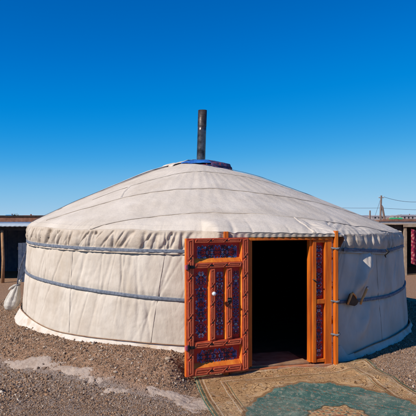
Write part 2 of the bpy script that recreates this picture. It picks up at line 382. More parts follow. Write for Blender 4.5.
# wall cover
phi_w = np.linspace(DPHI+R_(11.0), DPHI+2*np.pi-R_(11.0), nphi)
zz = np.linspace(0, 1, 110)
PH, TT = np.meshgrid(phi_w, zz); PHw = wrap(PH)
zb = wall_ground(PHw)+.04; ZW = zb+TT*(1.50-zb)
ZW = np.maximum(ZW, zb)
Rr = wprof(ZW, PHw)
Rr = Rr+creases(PHw, ZW, 260, 5, (.95, 1.3), (.003, .010), (.003, .013), (-.05, .22), 1.3)+.005*fbm(PHw*38+ZW*2, ZW*1.6, 1, 3, 14)
Rr = Rr+creases(PHw, ZW, 130, 6, (.3, .85), (.004, .018), (.002, .009), (-.08, .14), .8)
Rr += .020*fbm(PHw*3, ZW, 1.6, 3, 4)+.006*fbm(PHw*3, ZW*1.5, 7, 3, 8)
for bz in (b1(PHw), b2(PHw)): Rr -= .016*np.exp(-((ZW-bz)/.05)**2)
# bulges catching the last sun near the terminator
def bump(p, z, wp, wz, a, lean=0):
    d = wrap(PHw-R_(p)+lean*(ZW-z)); return a*np.exp(-(d/wp)**2-((ZW-z)/wz)**2)
Rr += bump(38, 1.05, .035, .19, .070, -.25)+bump(36, .90, .03, .10, .045, -.2)+bump(40.5, 1.10, .016, .07, .020, -.2)+bump(36.5, .42, .03, .17, .060, -.2)+bump(41, 1.08, .015, .06, .008)
Pw = np.stack([CX+Rr*np.sin(PH), CY-Rr*np.cos(PH), ZW], -1)
wall = gridmesh('wall_cover', Pw, 'canvas_side', ger)
# inner lining, floor
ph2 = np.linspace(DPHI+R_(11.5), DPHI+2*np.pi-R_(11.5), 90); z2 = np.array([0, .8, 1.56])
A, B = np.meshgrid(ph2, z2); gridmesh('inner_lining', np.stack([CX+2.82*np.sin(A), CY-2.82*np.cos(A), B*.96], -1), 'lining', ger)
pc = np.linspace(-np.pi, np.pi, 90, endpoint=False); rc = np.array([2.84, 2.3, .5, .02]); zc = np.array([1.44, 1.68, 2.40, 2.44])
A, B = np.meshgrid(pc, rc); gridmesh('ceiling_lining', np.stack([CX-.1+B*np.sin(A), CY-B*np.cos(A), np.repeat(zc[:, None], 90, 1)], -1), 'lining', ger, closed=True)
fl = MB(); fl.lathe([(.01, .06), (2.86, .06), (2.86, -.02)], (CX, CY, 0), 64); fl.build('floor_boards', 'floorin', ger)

# roof cover (roof sheet and the gathered border that hangs over the eave)
phi_r = np.linspace(-np.pi, np.pi, 3000, endpoint=False)
db = wrap(phi_r-DPHI); bb = smooth(R_(16.5), R_(12.6), np.abs(db))
r_nom = 2.90; r_door = 3.165/np.cos(np.clip(db, -.35, .35)); re = r_nom*(1-bb)+r_door*bb
H_r = np.array([0, .42, .6, .95, 1.6, 2.24, 2.64, 2.82, 2.90]); H_z = np.array([1.03, 1.0, .955, .85, .59, .315, .14, .07, .005])
rf = np.linspace(.42, 2.90, 500); hf = np.interp(rf, H_r, H_z); ker = np.ones(41)/41
hs_ = np.convolve(np.pad(hf, 20, mode='edge'), ker, 'valid'); hs_[-14:] = hf[-14:]
sr = np.concatenate([np.linspace(.42, 2.7, 150), np.linspace(2.7, 2.90, 36)[1:]])
rows = []; 
def roof_z(r, phi):
    return ze(phi)+np.interp(r, rf, hs_)
def roofcx(r): return CX-.20*(2.90-r)/2.4
RRg, PHg = np.meshgrid(sr, phi_r, indexing='ij')
re_s = np.convolve(np.concatenate([re[-120:], re, re[:120]]), np.ones(241)/241, 'valid')
wgt = smooth(2.6, 2.90, RRg)
scale = 1+((re/r_nom-1)[None]*wgt+(re_s/r_nom-1)[None]*(1-wgt))*smooth(1.6, 2.90, RRg)
Zr = roof_z(RRg, PHg)
xw = RRg*np.sin(PHg); yw = -RRg*np.cos(PHg)
Zr += .020*fbm(xw, yw, 1.1, 3, 40)+.006*fbm(xw, yw, 5, 3, 41)+.0035*fbm(PHg*11, RRg*1.6, 1, 4, 44)+.0012*np.cos(PHg*76+3*fbm(PHg*4,RRg,1,2,45))*smooth(.6, 1.4, RRg)*smooth(2.85, 2.4, RRg)
# wrinkles above the eave: radial gathers
gath = np.zeros_like(Zr)
rg = np.random.RandomState(12)
for k in range(260):
    p0 = rg.uniform(-np.pi, np.pi); wdt = rg.uniform(.004, .013); a = rg.uniform(.002, .009); ln = rg.uniform(.05, .3)
    d = wrap(PHg[0]-p0); m = np.abs(d) < .06
    gath[:, m] -= a*np.exp(-(d[m]/wdt)**2)[None]*np.exp(-((2.99-RRg[:, m])/ln)**2)
for k in range(36):                     # loose crumples over and right of the door
    p0 = rg.uniform(R_(16), R_(44)); r0 = rg.uniform(2.62, 2.97); l = rg.uniform(-.5, .5); wdt = rg.uniform(.008, .02); a = rg.uniform(.004, .012)
    d = wrap(PHg-p0+l*(RRg-r0)); gath -= a*np.exp(-(d/wdt)**2-((RRg-r0)/.1)**2)
Zr += gath
def seamline(x):                        # sewn seams run straight across the sheet, seen in plan
    return None
Proof = np.stack([roofcx(RRg)+RRg*scale*np.sin(PHg), CY-RRg*scale*np.cos(PHg), Zr], -1)
# border
nv = 46; tv = np.linspace(0, 1, nv+1)[1:]
zt = Zr[-1]; zbot = (b1(phi_r)-.035)*(1-bb)+1.492*bb
TV, PV = np.meshgrid(tv, phi_r, indexing='ij')
ZV = zt[None]*(1-TV)+zbot[None]*TV
amp = (1-bb)[None]
lean = np.interp(np.degrees(PV[0]), [-180, -90, -20, 0, 20, 180], [.5, .5, .25, .1, .02, .1])
fold = np.zeros_like(ZV); rv = np.random.RandomState(77)
for k in range(430):
    p0 = rv.uniform(-np.pi, np.pi); l = rv.uniform(.0, 1.0); wdt = rv.uniform(.0030, .010); a = rv.uniform(.004, .028); z0 = rv.uniform(.1, 1); ln = rv.uniform(.45, 1.3)
    m = np.abs(wrap(phi_r-p0)) < .2
    d = wrap(PV[:, m]-p0+l*lean[m][None]*(TV[:, m])*.34)
    fold[:, m] -= a*np.exp(-(d/wdt)**2)*np.exp(-((TV[:, m]-z0)/ln)**2)
fold = -.045*np.tanh(-fold/.045)*(1-.62*smooth(.72, .86, TV))
puff = .030*np.sin(np.pi*np.clip(TV, 0, 1))**.7
ease = smooth(0, .22, TV); pinch = 1-.7*np.exp(-((TV-.84)/.13)**2)
RV = re[None]+(.022*pinch*np.sin(np.pi*np.clip(TV, 0, 1)**.8*.92)**.6*(1+.6*fbm(PV*12, TV, 1.0, 2, 60))+1.25*fold*ease+.012*fbm(PV*8, TV, 2, 3, 50)*ease+.008*smooth(.8, 1, TV))*amp
RV += (-.004+.004*np.sin(PV*260)*(TV > .3))*bb[None]
RV = RV+smooth(0, .4, TV)*.016*amp
Pv = np.stack([CX+RV*np.sin(PV), CY-RV*np.cos(PV), ZV], -1)
roof = gridmesh('roof_cover', Proof, 'canvas_roof', ger, closed=True)
border = gridmesh('eave_border', np.concatenate([Proof[-3:]-np.array((0, 0, .002)), Pv], 0), 'canvas_border_shade', ger, closed=True)
def on_roof(x, y):
    """x,y offset in plan from the roof centre -> world point on the roof"""
    r = math.hypot(x, y); p = math.atan2(x, -y); r = min(r, 2.89)
    i = np.searchsorted(sr, r); i = min(max(i, 0), len(sr)-1); j = int(round((p+np.pi)/(2*np.pi)*3000)) % 3000
    return Proof[i, j]
def seam(pts, wdt, m='seam', n=140, lift=.003):
    pts = np.array(pts, float); tt = np.linspace(0, 1, len(pts)); q = np.linspace(0, 1, n)
    xx = np.interp(q, tt, pts[:, 0]); yy = np.interp(q, tt, pts[:, 1])
    k = np.ones(9)/9; xx = np.convolve(np.pad(xx, 4, mode='edge'), k, 'valid'); yy = np.convolve(np.pad(yy, 4, mode='edge'), k, 'valid')
    P = np.array([on_roof(a, b) for a, b in zip(xx, yy)])
    for _ in range(2): P[1:-1] = (P[:-2]+P[1:-1]*2+P[2:])/4
    mb = MB(); mb.tube([tuple(p+np.array((0, -.016, lift-.003))) for p in P], wdt*.55, 5); o_ = mb.build('seam', m, roof, sm=True)
    tx = np.gradient(xx); ty = np.gradient(yy); ln_ = np.hypot(tx, ty)+1e-9
    A = np.array([[on_roof(a-t2/l*w_, b+t1/l*w_)+np.array((0, 0, h_)) for a, b, t1, t2, l in zip(xx, yy, tx, ty, ln_)] for w_, h_ in ((.022, .001), (.014, .007), (0, .007), (-.012, .007), (-.016, .001))])
    for _ in range(3): A[:, 1:-1] = (A[:, :-2]+A[:, 1:-1]*2+A[:, 2:])/4
    gridmesh('seam_tape', A, 'canvas_roof', roof); return o_
seam([(-2.3, -1.58), (-1.97, -1.6), (-1.42, -1.68), (-.7, -1.70), (0, -1.69), (.7, -1.62), (1.25, -1.45), (1.85, -1.2), (2.5, -.8)], .006)
seam([(-1.55, -2.48), (-1.0, -2.5), (-.4, -2.48), (0, -2.45), (.8, -2.38), (1.2, -2.3), (1.63, -2.15), (2.1, -1.9), (2.4, -1.65)], .006)
seam([(-1.7, -1.25), (-.97, -1.13), (-.4, -1.02), (0, -.98), (.45, -.95), (.8, -.9), (1.3, -.75)], .005, 'seam_light')
seam([(-2.5, -.75), (-1.7, -.5), (-.9, -.35)], .005, 'seam_light')
seam([(-1.1, -1.13), (-1.18, -1.4), (-1.2, -1.68)], .004, 'seam_light')
seam([(.9, -2.35), (.95, -2.6), (1.0, -2.8)], .004, 'seam_light')
# dark rope and overlapping edge sheet along the left side of the roof
def roofband(p0, p1, wd, m, name, lift, r0=.5, r1=2.87):
    q = np.linspace(r0, r1, 80); rowsL = []
    for r in q:
        f = (r-r0)/(r1-r0); p = R_(p0*(1-f)+p1*f); rowsL.append([on_roof((r)*math.sin(p)+a*math.cos(p), -(r)*math.cos(p)+a*math.sin(p))+np.array((0, 0, lift)) for a in np.linspace(-wd/2, wd/2, 4)])
    A = np.array(rowsL); A[1:-1] = (A[:-2]+A[1:-1]+A[2:])/3
    return gridmesh(name, A, m, roof, thick=.006)
roofband(-52, -78, .035, 'rope_dark', 'side_rope', .012)
roofband(-70, -86, .32, 'skirt', 'edge_strip', .008)
roofband(60, 96, .03, 'rope_dark', 'side_rope', .010)
# belts
jb = np.clip(np.round((zt-b1(phi_r))/(zt-(b1(phi_r)-.035))*nv).astype(int), 0, nv-1)
rb_ = np.maximum(RV[jb, np.arange(len(phi_r))], np.minimum(RV[np.clip(jb-3, 0, nv-1), np.arange(len(phi_r))], 9)); kk_ = 25
rb_ = np.array([np.roll(rb_, q_) for q_ in range(-12, 13)]).max(0)*.7+np.array([np.roll(rb_, q_) for q_ in range(-12, 13)]).mean(0)*.3
rb_ = np.convolve(np.concatenate([rb_[-12:], rb_, rb_[:12]]), np.ones(kk_)/kk_, 'valid')
def belt(fz, name, off, m='belt', h=.018, p0=DPHI+R_(12.5), p1=DPHI+2*np.pi-R_(11.5), over=None):
    p = np.linspace(p0, p1, 900); pw = wrap(p); z = fz(pw)+.004*fbm(p*6, p*0, 1, 2, 70)
    rr = wprof(z, pw)-.016+off+.016*fbm(pw*3, z, 1.6, 3, 4)
    if over: rr = np.maximum(np.interp(pw, phi_r, rb_)+.001, rr-.03)
    P = []
    for dz, dr in ((-h, -.012), (-h, .004), (-h*.5, .008), (0, .004), (h*.5, .008), (h, .004), (h, -.012)):
        P.append(np.stack([CX+(rr+dr)*np.sin(p), CY-(rr+dr)*np.cos(p), z+dz], -1))
    return gridmesh(name, np.array(P), m, ger)
belt(b1, 'upper_belt', .046, h=.019, over=True, p0=DPHI+R_(16.6), p1=DPHI+2*np.pi-R_(16.6)); belt(b2, 'lower_belt', .016, h=.018)
# vertical seams of the wall sheet
def wseam(p, z0, z1, lean, r=.004, m='seam_light'):
    mb = MB(); pts = []
    for k in range(40):
        z = z0+(z1-z0)*k/39; a = R_(p)+lean*(z-z0)
        j = np.argmin(np.abs(wrap(phi_w-a))); i = np.argmin(np.abs(ZW[:, j]-z)); pts.append(Pw[i, j]+np.array((math.sin(a), -math.cos(a), 0))*.001)
    pts = np.array(pts)
    for _ in range(4): pts[1:-1] = (pts[:-2]+pts[1:-1]+pts[2:])/3
    mb.tube([tuple(q) for q in pts], r, 5); mb.build('seam', m, wall, sm=True)
wseam(-14.5, .29, 1.30, .05, .0045, 'seam'); wseam(-37, .31, 1.30, .0); wseam(-62, .32, 1.30, .0); wseam(44, .14, 1.28, .0, .004, 'seam')
# skirt at the foot of the wall
ps = np.linspace(DPHI+R_(12.8), DPHI+2*np.pi-R_(12.2), 1500); psw = wrap(ps); q = np.linspace(0, 1, 16)
Aq, Ap = np.meshgrid(q, psw, indexing='ij'); Bp = np.meshgrid(q, ps, indexing='ij')[1]
gz = wall_ground(Ap)
top = gz+.055+.10*smooth(R_(-38), R_(-66), Ap)+.13*smooth(R_(31), R_(28.5), Ap)*smooth(R_(20), R_(22), Ap)+.03*smooth(R_(30), R_(40), Ap)
Zs = top*(1-Aq)+(gz-.03+.035*fbm(Ap*9, Ap*0, 1.3, 4, 90))*Aq
Rs = wprof(top, Ap)+.02+Aq*(.05+.05*smooth(R_(-30), R_(-70), Ap)+.03*fbm(Ap*6, Ap*0, 1.5, 3, 91))+.010*fbm(Ap*14, Aq, 2, 3, 92)
gridmesh('skirt', np.stack([CX+Rs*np.sin(Bp), CY-Rs*np.cos(Bp), Zs], -1), 'skirt', ger)
pb = [(CX+(wprof(t_, a)+.034)*math.sin(a), CY-(wprof(t_, a)+.034)*math.cos(a), float(t_)+.006) for a, t_ in zip(ps[::5], top[0][::5]) if wrap(a) > R_(32) or wrap(a) < 0]
kb = next(i for i in range(1, len(pb)) if (np.array(pb[i])-np.array(pb[i-1]))@(np.array(pb[i])-np.array(pb[i-1])) > .09) if any(np.linalg.norm(np.array(pb[i])-np.array(pb[i-1])) > .3 for i in range(1, len(pb))) else len(pb)
pb = pb[:kb]
mb = MB(); mb.tube(pb, .006, 6); mb.build('skirt_cord', 'wornwood', ger, sm=True)
# cord down the left side from the eave to the foot
mb = MB(); mb.tube([(-2.69+.02*math.sin(k*.5)-.15*(k/13)**1.3, 8.34, 1.46-.75*k/13) for k in range(14)], .011, 6); mb.build('tie_rope', 'rope_dark', ger, sm=True)
mb = MB(); pts = [cyl(2.985+.02*math.sin(k*1.3), R_(46.5+.5*math.sin(k*2)), 1.275+.02-.025*k) for k in range(5)]; mb.tube(pts, [.014, .018, .012, .009, .006], 7); mb.build('belt_knot', 'black', ger, sm=True)

M['crownblue'] = mat('bright_blue_cloth', (.01, .06, .28), (.02, .20, .56), .8, 11, 5)
M['crowndark'] = mat('patterned_dark_cloth', (.02, .03, .09), (.22, .04, .06), .8, 16, 4, lo=.5, hi=.6, c3=(.05, .10, .25), s3=9)
# crown: wheel of wood with bright cloth over it
crc = np.array((roofcx(.5)-.01, CY, 0)); zcr = 1.545+1.0
def crown_pt(r, p, lift=0):
    return (crc[0]+r*math.sin(p), crc[1]-r*math.cos(p), (zcr+.085*(1-(r/.5)**2) if r < .5 else float(roof_z(r, p))+.0)+lift)
mb = MB(); mb.tube([crown_pt(.48, 2*math.pi*k/48, -.05) for k in range(49)], .028, 8); crown = mb.build('crown_wheel', 'crowndark', ger, sm=True)
for k in range(8):
    a = 2*math.pi*k/8+.2; mb = MB(); mb.tube([crown_pt(.05+.42*j/6, a, -.03) for j in range(7)], .014, 6); mb.build('spoke', 'redwood', crown, sm=True)
def crown_cloth(p0, p1, m, name, r0=.13, r1=.60, lift=.004, seed=0):
    a = np.linspace(R_(p0), R_(p1), 50); r = np.linspace(r0, r1, 16)
    P = np.array([[np.array(crown_pt(rr, aa, lift)) for aa in a] for rr in r]); P[..., 2] += .014*fbm(P[..., 0], P[..., 1], 9, 3, seed)+.008; P[-1, :, 2] -= .02
    return gridmesh(name, P, m, ger, thick=.004)
crown_cloth(-44, 20, 'crownblue', 'blue_crown_cloth', r1=.47, seed=1)
crown_cloth(19, 112, 'crowndark', 'patterned_crown_cloth', r1=.56, lift=-.004, seed=2)
crown_cloth(110, 318, 'skirt', 'white_crown_cover', r0=.13, r1=.66, lift=.004, seed=3)
# stove pipe
pr = .070; mb = MB(); base = np.array((-.118, CY-.14, 2.50)); topp = base+np.array((.03, 0, .93))
mb.tube([base+(topp-base)*f for f in np.linspace(0, .74, 8)], pr, 24); pipe = mb.build('stove_pipe', 'pipe', ger, sm=True)
mb = MB(); n = 24
ring = lambda c, r: [(c[0]+r*math.cos(2*math.pi*k/n), c[1]+r*math.sin(2*math.pi*k/n), c[2]) for k in range(n)]
c0 = base+(topp-base)*.72; vs = ring(c0, pr+.0015)+ring(topp, pr+.0015)+ring(topp, pr-.006)+ring(c0, pr-.006)
mb.add(vs, [(a*n+k, a*n+(k+1) % n, (a+1)*n+(k+1) % n, (a+1)*n+k) for a in range(3) for k in range(n)]); mb.build('pipe_section', 'pipe_top', pipe, sm=True)
mb = MB(); cc = base+np.array((0, 0, .045)); mb.lathe([(.15, -.01), (.10, .02), (.073, .035)], cc, 24); mb.build('pipe_collar', 'black', pipe, sm=True)

# ------------------------------------------------------------ door frame
OPW = .335; FH = 1.487
frame_mb = MB()
for sgn in (-1, 1):
    xf = (lambda u, v, z, s_=sgn: D(s_*u, v, z))
    frame_mb.box((OPW, -.075, .095), (OPW+.030, .0, 1.455), xf)          # inner stop
    frame_mb.box((OPW+.030, -.10, .095), (OPW+.072, .022, 1.455), xf)   # inner jamb
    frame_mb.box((.512, -.27, .02), (.592, .022, 1.455), xf)            # outer jamb
    frame_mb.box((OPW+.0725, -.16, .745), (.5115, .016, .795), xf)       # cross bar
    frame_mb.box((OPW+.0725, -.16, 1.425), (.5115, .016, 1.4545), xf)
    frame_mb.box((OPW+.0725, -.16, .096), (.5115, .016, .13), xf)
frame = frame_mb.build('door_frame', 'orange', ger, bevel=.004)
mb = MB(); mb.box((-.60, -.20, 1.456), (.60, .035, FH), D); mb.build('lintel', 'orange', frame, bevel=.004)
mb = MB(); mb.box((-.60, -.20, -.03), (.60, .030, .075), D); thr = mb.build('threshold', 'threshold', frame, bevel=.006)
mb = MB(); mb.box((-.34, -.20, .0755), (.34, -.02, .094), D); mb.build('sill_step', 'wornwood', frame, bevel=.004)
mb = MB(); mb.box((-.33, -.60, .063), (.33, -.205, .085), D); mb.build('inner_step', 'wornwood', frame, bevel=.004)

def arc_scroll(cx, cy, s, sx, sy, turns=1.25, n=16):
    pts = []
    for k in range(n):
        t = k/(n-1); a = t*turns*2*math.pi; r = s*(1-t*.82); pts.append((cx+sx*(r*math.cos(a)-s), cy+sy*r*math.sin(a)))
    return pts
def ornament(mb, u0, u1, z0, z1, v, xf, horizontal=False, seed=0):
    """painted scrolls, buds and dots, mirrored about both axes; raised 1-2 mm"""
    r = random.Random(seed); cu, cz = (u0+u1)/2, (z0+z1)/2; W, Hh = (u1-u0)/2*.86, (z1-z0)/2*.92
    cnt = [0]
    def ribbon(pts, w_, mi):
        cnt[0] += 1; vv = v+.0012+.00022*(cnt[0] % 23)
        for su in (1, -1):
            for szn in (1, -1):
                P = [(cu+su*a, cz+szn*b) for a, b in pts]; L = []; Rr_ = []
                for i, p in enumerate(P):
                    q0 = P[max(i-1, 0)]; q1 = P[min(i+1, len(P)-1)]; tx, tz = q1[0]-q0[0], q1[1]-q0[1]; l = math.hypot(tx, tz)+1e-9
                    ww = w_*(.5+.5*math.sin(math.pi*min(1, .15+i/len(P)))); L.append((p[0]-tz/l*ww, p[1]+tx/l*ww)); Rr_.append((p[0]+tz/l*ww, p[1]-tx/l*ww))
                m_ = len(P); vs = [xf(a, vv, b) for a, b in L]+[xf(a, vv, b) for a, b in Rr_]
                mb.add(vs, [(i, i+1, m_+i+1, m_+i) for i in range(m_-1)], mi)
    def blob(cx, cy, rx, ry, mi, n=10):
        cnt[0] += 1; vv = v+.0012+.00022*(cnt[0] % 23)
        for su in (1, -1):
            for szn in (1, -1):
                vs = [xf(cu+su*(cx+rx*math.cos(2*math.pi*k/n)), vv, cz+szn*(cy+ry*math.sin(2*math.pi*k/n))) for k in range(n)]
                mb.add(vs, [tuple(range(n))], mi)
    # material slots 1 blue,2 lblue,3 purple,4 green,5 white,6 pink,7 navy
    if horizontal: LX, LY = W, Hh
    else: LX, LY = W, Hh
    long_, short = (LX, LY) if horizontal else (LY, LX)
    P2 = (lambda l, s_: (l, s_)) if horizontal else (lambda l, s_: (s_, l))
    nU = max(2, int(round(long_/(short*1.1))))
    for k in range(nU):
        c = (k+.5)/nU*long_; st = long_/nU
        for _ in range(8):
            dl = r.uniform(-.45, .45); ds = r.uniform(.15, .95); sc_ = r.uniform(.10, .26); mi = r.choice([1, 1, 2, 5, 7, 7, 4, 6, 6, 3]); fl = r.choice([-1, 1]); ho = r.choice([-1, 1])
            sc_ = min(sc_, ds*.9)
            pts = [P2(c+dl*st+b*ho, min(ds*short+a*.8, short)) for a, b in arc_scroll(0, 0, sc_*short, 1, fl, r.uniform(.7, 1.4))]
            ribbon(pts, short*r.uniform(.022, .045)+.0006, mi)
        for _ in range(7):
            a, b = P2(c+r.uniform(-.5, .5)*st, r.uniform(.05, .98)*short); q_ = short*r.uniform(.02, .055); blob(a, b, q_, q_*r.uniform(.7, 1.5), r.choice([5, 2, 6, 7, 1]))
        a, b = P2(c, 0); blob(a, b, *(P2(short*.10, short*.16)), 6 if k % 2 else 7); blob(a, b, *(P2(short*.05, short*.08)), 2 if k % 2 else 6)
        a, b = P2(c+st*.45, short*.12); blob(a, b, short*.035, short*.035, 5)
        a, b = P2(c-st*.2, short*.9); blob(a, b, short*.06, short*.05, 2)
        ribbon([P2(c-st*.5+st*j/8, short*(.5+.38*math.sin(j/8*2*math.pi))) for j in range(9)], short*.035+.001, 4 if k % 2 else 1)
        ribbon([P2(c-st*.45+st*.9*j/6, short*(.16+.14*math.sin(j/6*math.pi))) for j in range(7)], short*.04+.001, 3)
PM = ['panelred', 'blue', 'lblue', 'purple', 'green', 'white', 'pink', 'navy']
for sgn in (-1, 1):
    xf = (lambda u, v, z, s_=sgn: D(s_*u, v, z))
    for i, (z0, z1) in enumerate(((.7955-.0+.0, 1.4245), (.1305, .7445))):
        mb = MB(); mb.box((OPW+.0725, -.07, z0), (.5115, -.035, z1), xf); ornament(mb, OPW+.075, .509, z0, z1, -.035, xf, seed=i)
        p = mb.build('side_panel', PM, frame)
# white peeling batten and orange post at each side of the frame, tied with cord
for sgn in (-1, 1):
    xf = (lambda u, v, z, s_=sgn: D(s_*u, v, z))
    mb = MB(); mb.box((.5925, -.16, .0), (.613, .006, 1.47), xf); mb.build('batten', 'peeled', frame, bevel=.003)
    mb = MB(); mb.box((.614, -.17, .0), (.654 if sgn > 0 else .664, .062 if sgn > 0 else .055, 1.556), xf); mb.build('post', 'orange', frame, bevel=.005)
for z in (1.36, .77, .40):
    mb = MB(); mb.tube([(.58, .022, z+.006), (.605, .034, z+.002), (.625, .066, z-.002), (.655, .068, z), (.675, .045, z+.004), (.685, -.02, z+.006)], [.009, .012, .011, .012, .011, .009], 8, D); mb.build('tie', 'tiecloth', frame, sm=True)
mb = MB(); mb.tube([(.36, .028, 1.02), (.375, .045, 1.015), (.39, .045, .995), (.42, .04, .98)], .006, 6, D); mb.build('latch_hook', 'black', frame)

# ------------------------------------------------------------ door leaf, standing open
HX = np.array(D(-.335, .045, 0)); LW = .703; LA = R_(23.0)
LH = np.array((.416, 6.0, 0))
def Lf(u, v, z):                       # u=0 free edge (left) .. LW at the hinge side, v towards the viewer, z from the leaf's foot
    a = u-LW; return (LH[0]+a*math.cos(LA)+v*math.sin(LA), LH[1]+a*math.sin(LA)-v*math.cos(LA), z+.08)
T_ = 1.41; fd = .045
def zt_(y): return T_-y
mb = MB()
st = [(0, .08, 0, T_), (LW-.08, LW, 0, T_)]
rails = [(.0805, LW-.0805, T_-.05, T_), (.0805, LW-.0805, T_-.31, T_-.25), (.0805, LW-.0805, T_-1.13, T_-1.06), (.0805, LW-.0805, 0, .08)]
mull = [(.255, .315, T_-1.0595, T_-.3105), (.44, .51, T_-1.0595, T_-.3105)]
for a in st+rails+mull: mb.box((a[0], -.005, a[2]), (a[1], fd, a[3]), Lf)
leaf = mb.build('door_leaf', 'redwood', ger, bevel=.003)
leaf['label'] = 'carved red orange door leaf swung open'
mb = MB(); mb.box((-.008, -.004, .0), (-.0005, fd-.014, T_), Lf); mb.build('leaf_edge', 'sunlit_orange', leaf, bevel=.002)  # sun-facing edge of the leaf, its brightness is in the colour
# raised meander carving
def carve(mb, a, horiz, seg=.20):
    u0, u1, z0, z1 = a; L = (u1-u0) if horiz else (z1-z0); Wd = (z1-z0) if horiz else (u1-u0)
    n = max(1, round(L/seg)); sl_ = Wd*.45
    def P(l, w_): return (u0+l, z0+w_) if horiz else (u0+w_, z0+l)
    for k in range(n):
        a0 = L*k/n+.007; a1 = L*(k+1)/n-.007
        e0 = 0 if k == 0 else sl_*.5; e1 = 0 if k == n-1 else sl_*.5
        lo, hi = Wd*.12, Wd*.88; t_ = Wd*.17
        def quad(p): 
            pp = p if horiz else p[::-1]
            mb.prism(pp, fd+.0004, fd+.007, Lf)
        quad([P(a0-e0, lo), P(a1-e1-.010, lo), P(a1-e1-.010, lo+t_), P(a0-e0, lo+t_)])
        quad([P(a0+e0+.010, hi-t_), P(a1+e1, hi-t_), P(a1+e1, hi), P(a0+e0+.010, hi)])
        quad([P(a0-e0, lo+t_), P(a0-e0+t_, lo+t_), P(a0+e0+.010+t_, hi-t_), P(a0+e0+.010, hi-t_)])
        quad([P(a1-e1-.010-t_, lo+t_), P(a1-e1-.010, lo+t_), P(a1+e1, hi-t_), P(a1+e1-t_, hi-t_)])
        quad([P(a0+.028, Wd*.42), P(a1-.028, Wd*.42), P(a1-.028, Wd*.58), P(a0+.028, Wd*.58)])
mbc = MB()
for a in [(0, .08, .0, T_), (LW-.08, LW, .0, T_)]: carve(mbc, a, False)
for a in rails: carve(mbc, a, True, .19)
for a in mull: carve(mbc, a, False, .19)
mbc.build('carved_border', 'redorange', leaf, bevel=.0012)
# dark notches between the carved bars
def notch(u, z, s_=.010):
    q = MB(); k_ = s_*.4
    q.prism([(u-s_, z-k_), (u-k_, z-k_), (u-k_, z-s_), (u+k_, z-s_), (u+k_, z-k_), (u+s_, z-k_), (u+s_, z+k_), (u+k_, z+k_), (u+k_, z+s_), (u-k_, z+s_), (u-k_, z+k_), (u-s_, z+k_)], fd+.001, fd+.0085, Lf)
    q.build('carved_notch', 'black', leaf)
for u in (.04, LW-.04):
    for k in range(1, 7): notch(u, T_*k/7)
for z in (T_-.025, T_-.28, T_-1.095, .04):
    for k in range(1, 3): notch(.08+(LW-.16)*k/3, z)
    notch(.28, z) if z not in (T_-.025,) else None
for u in (.285, .475):
    for k in range(1, 4): notch(u, T_-1.06+.75*k/4)
# painted panels, set back in the frame
pans = [(.0802, LW-.0802, T_-.2498, T_-.0502, True), (.0802, .2548, T_-1.0598, T_-.3102, False), (.3152, .4398, T_-1.0598, T_-.3102, False), (.5102, LW-.0802, T_-1.0598, T_-.3102, False), (.0802, LW-.0802, .0802, T_-1.1302, True)]
for i, (u0, u1, z0, z1, hz) in enumerate(pans):
    mb = MB(); mb.box((u0, -.004, z0), (u1, .008, z1), Lf); ornament(mb, u0+.012, u1-.012, z0+.012, z1-.012, .008, Lf, hz, i)
    p = mb.build('painted_panel', PM, leaf)
# bevelled beads inside the recesses, sunlight on them put into brighter orange
mb = MB()
for i, (u0, u1, z0, z1, hz) in enumerate(pans):
    s_ = .014
    vs = [(u1, .0085, z0), (u1-s_, .0085, z0), (u1, fd-.001, z0), (u1, .0085, z1), (u1-s_, .0085, z1), (u1, fd-.001, z1)]
    mb.add([Lf(*v) for v in vs], [(0, 1, 2), (3, 5, 4), (1, 4, 5, 2), (0, 3, 4, 1), (0, 2, 5, 3)])
    if hz:
        s_ = .045
        vs = [(u0, .009, z0), (u0, .009, z0+s_), (u0, fd-.001, z0), (u1-.014, .009, z0), (u1-.014, .009, z0+s_), (u1-.014, fd-.001, z0)]
        mb.add([Lf(*v) for v in vs], [(0, 2, 1), (3, 4, 5), (1, 2, 5, 4), (0, 3, 5, 2), (0, 1, 4, 3)])
mb.build('sunlit_bead', 'sunlit_orange', leaf)
mb = MB(); c = Lf(.285, fd+.035, .84)
for k in range(9):
    pass
prof = [(.001, -.021)]+[(.022*math.cos(a), .022*math.sin(a)) for a in np.linspace(-1.35, 1.35, 12)]+[(.001, .0215)]
mb.lathe(prof, c, 20); mb.tube([(.285, fd, .84), (.285, fd+.02, .84)], .009, 10, Lf); mb.build('knob', 'knob', leaf, sm=True)
for z in (T_-.29, .30):
    mb = MB(); mb.box((-.015, fd+.0075, z-.016), (.085, fd+.014, z+.016), Lf); mb.tube([(.012, fd+.014, z-.03), (.012, fd+.014, z+.03)], .010, 8, Lf); mb.tube([(.05, fd+.0145, z), (.05, fd+.022, z)], .009, 8, Lf)
    mb.build('hinge', 'black', leaf, bevel=.002)
    mb = MB(); mb.box((-.018, fd-.01, z-.022), (-.0005, fd+.022, z+.022), Lf); mb.build('hinge_pad', 'pink', leaf)
mb = MB(); mb.tube([(.455, fd+.008, .76), (.475, fd+.03, .765), (.49, fd+.012, .76)], .006, 6, Lf); mb.box((.45, fd+.007, .735), (.497, fd+.012, .785), Lf); mb.build('latch', 'black', leaf)

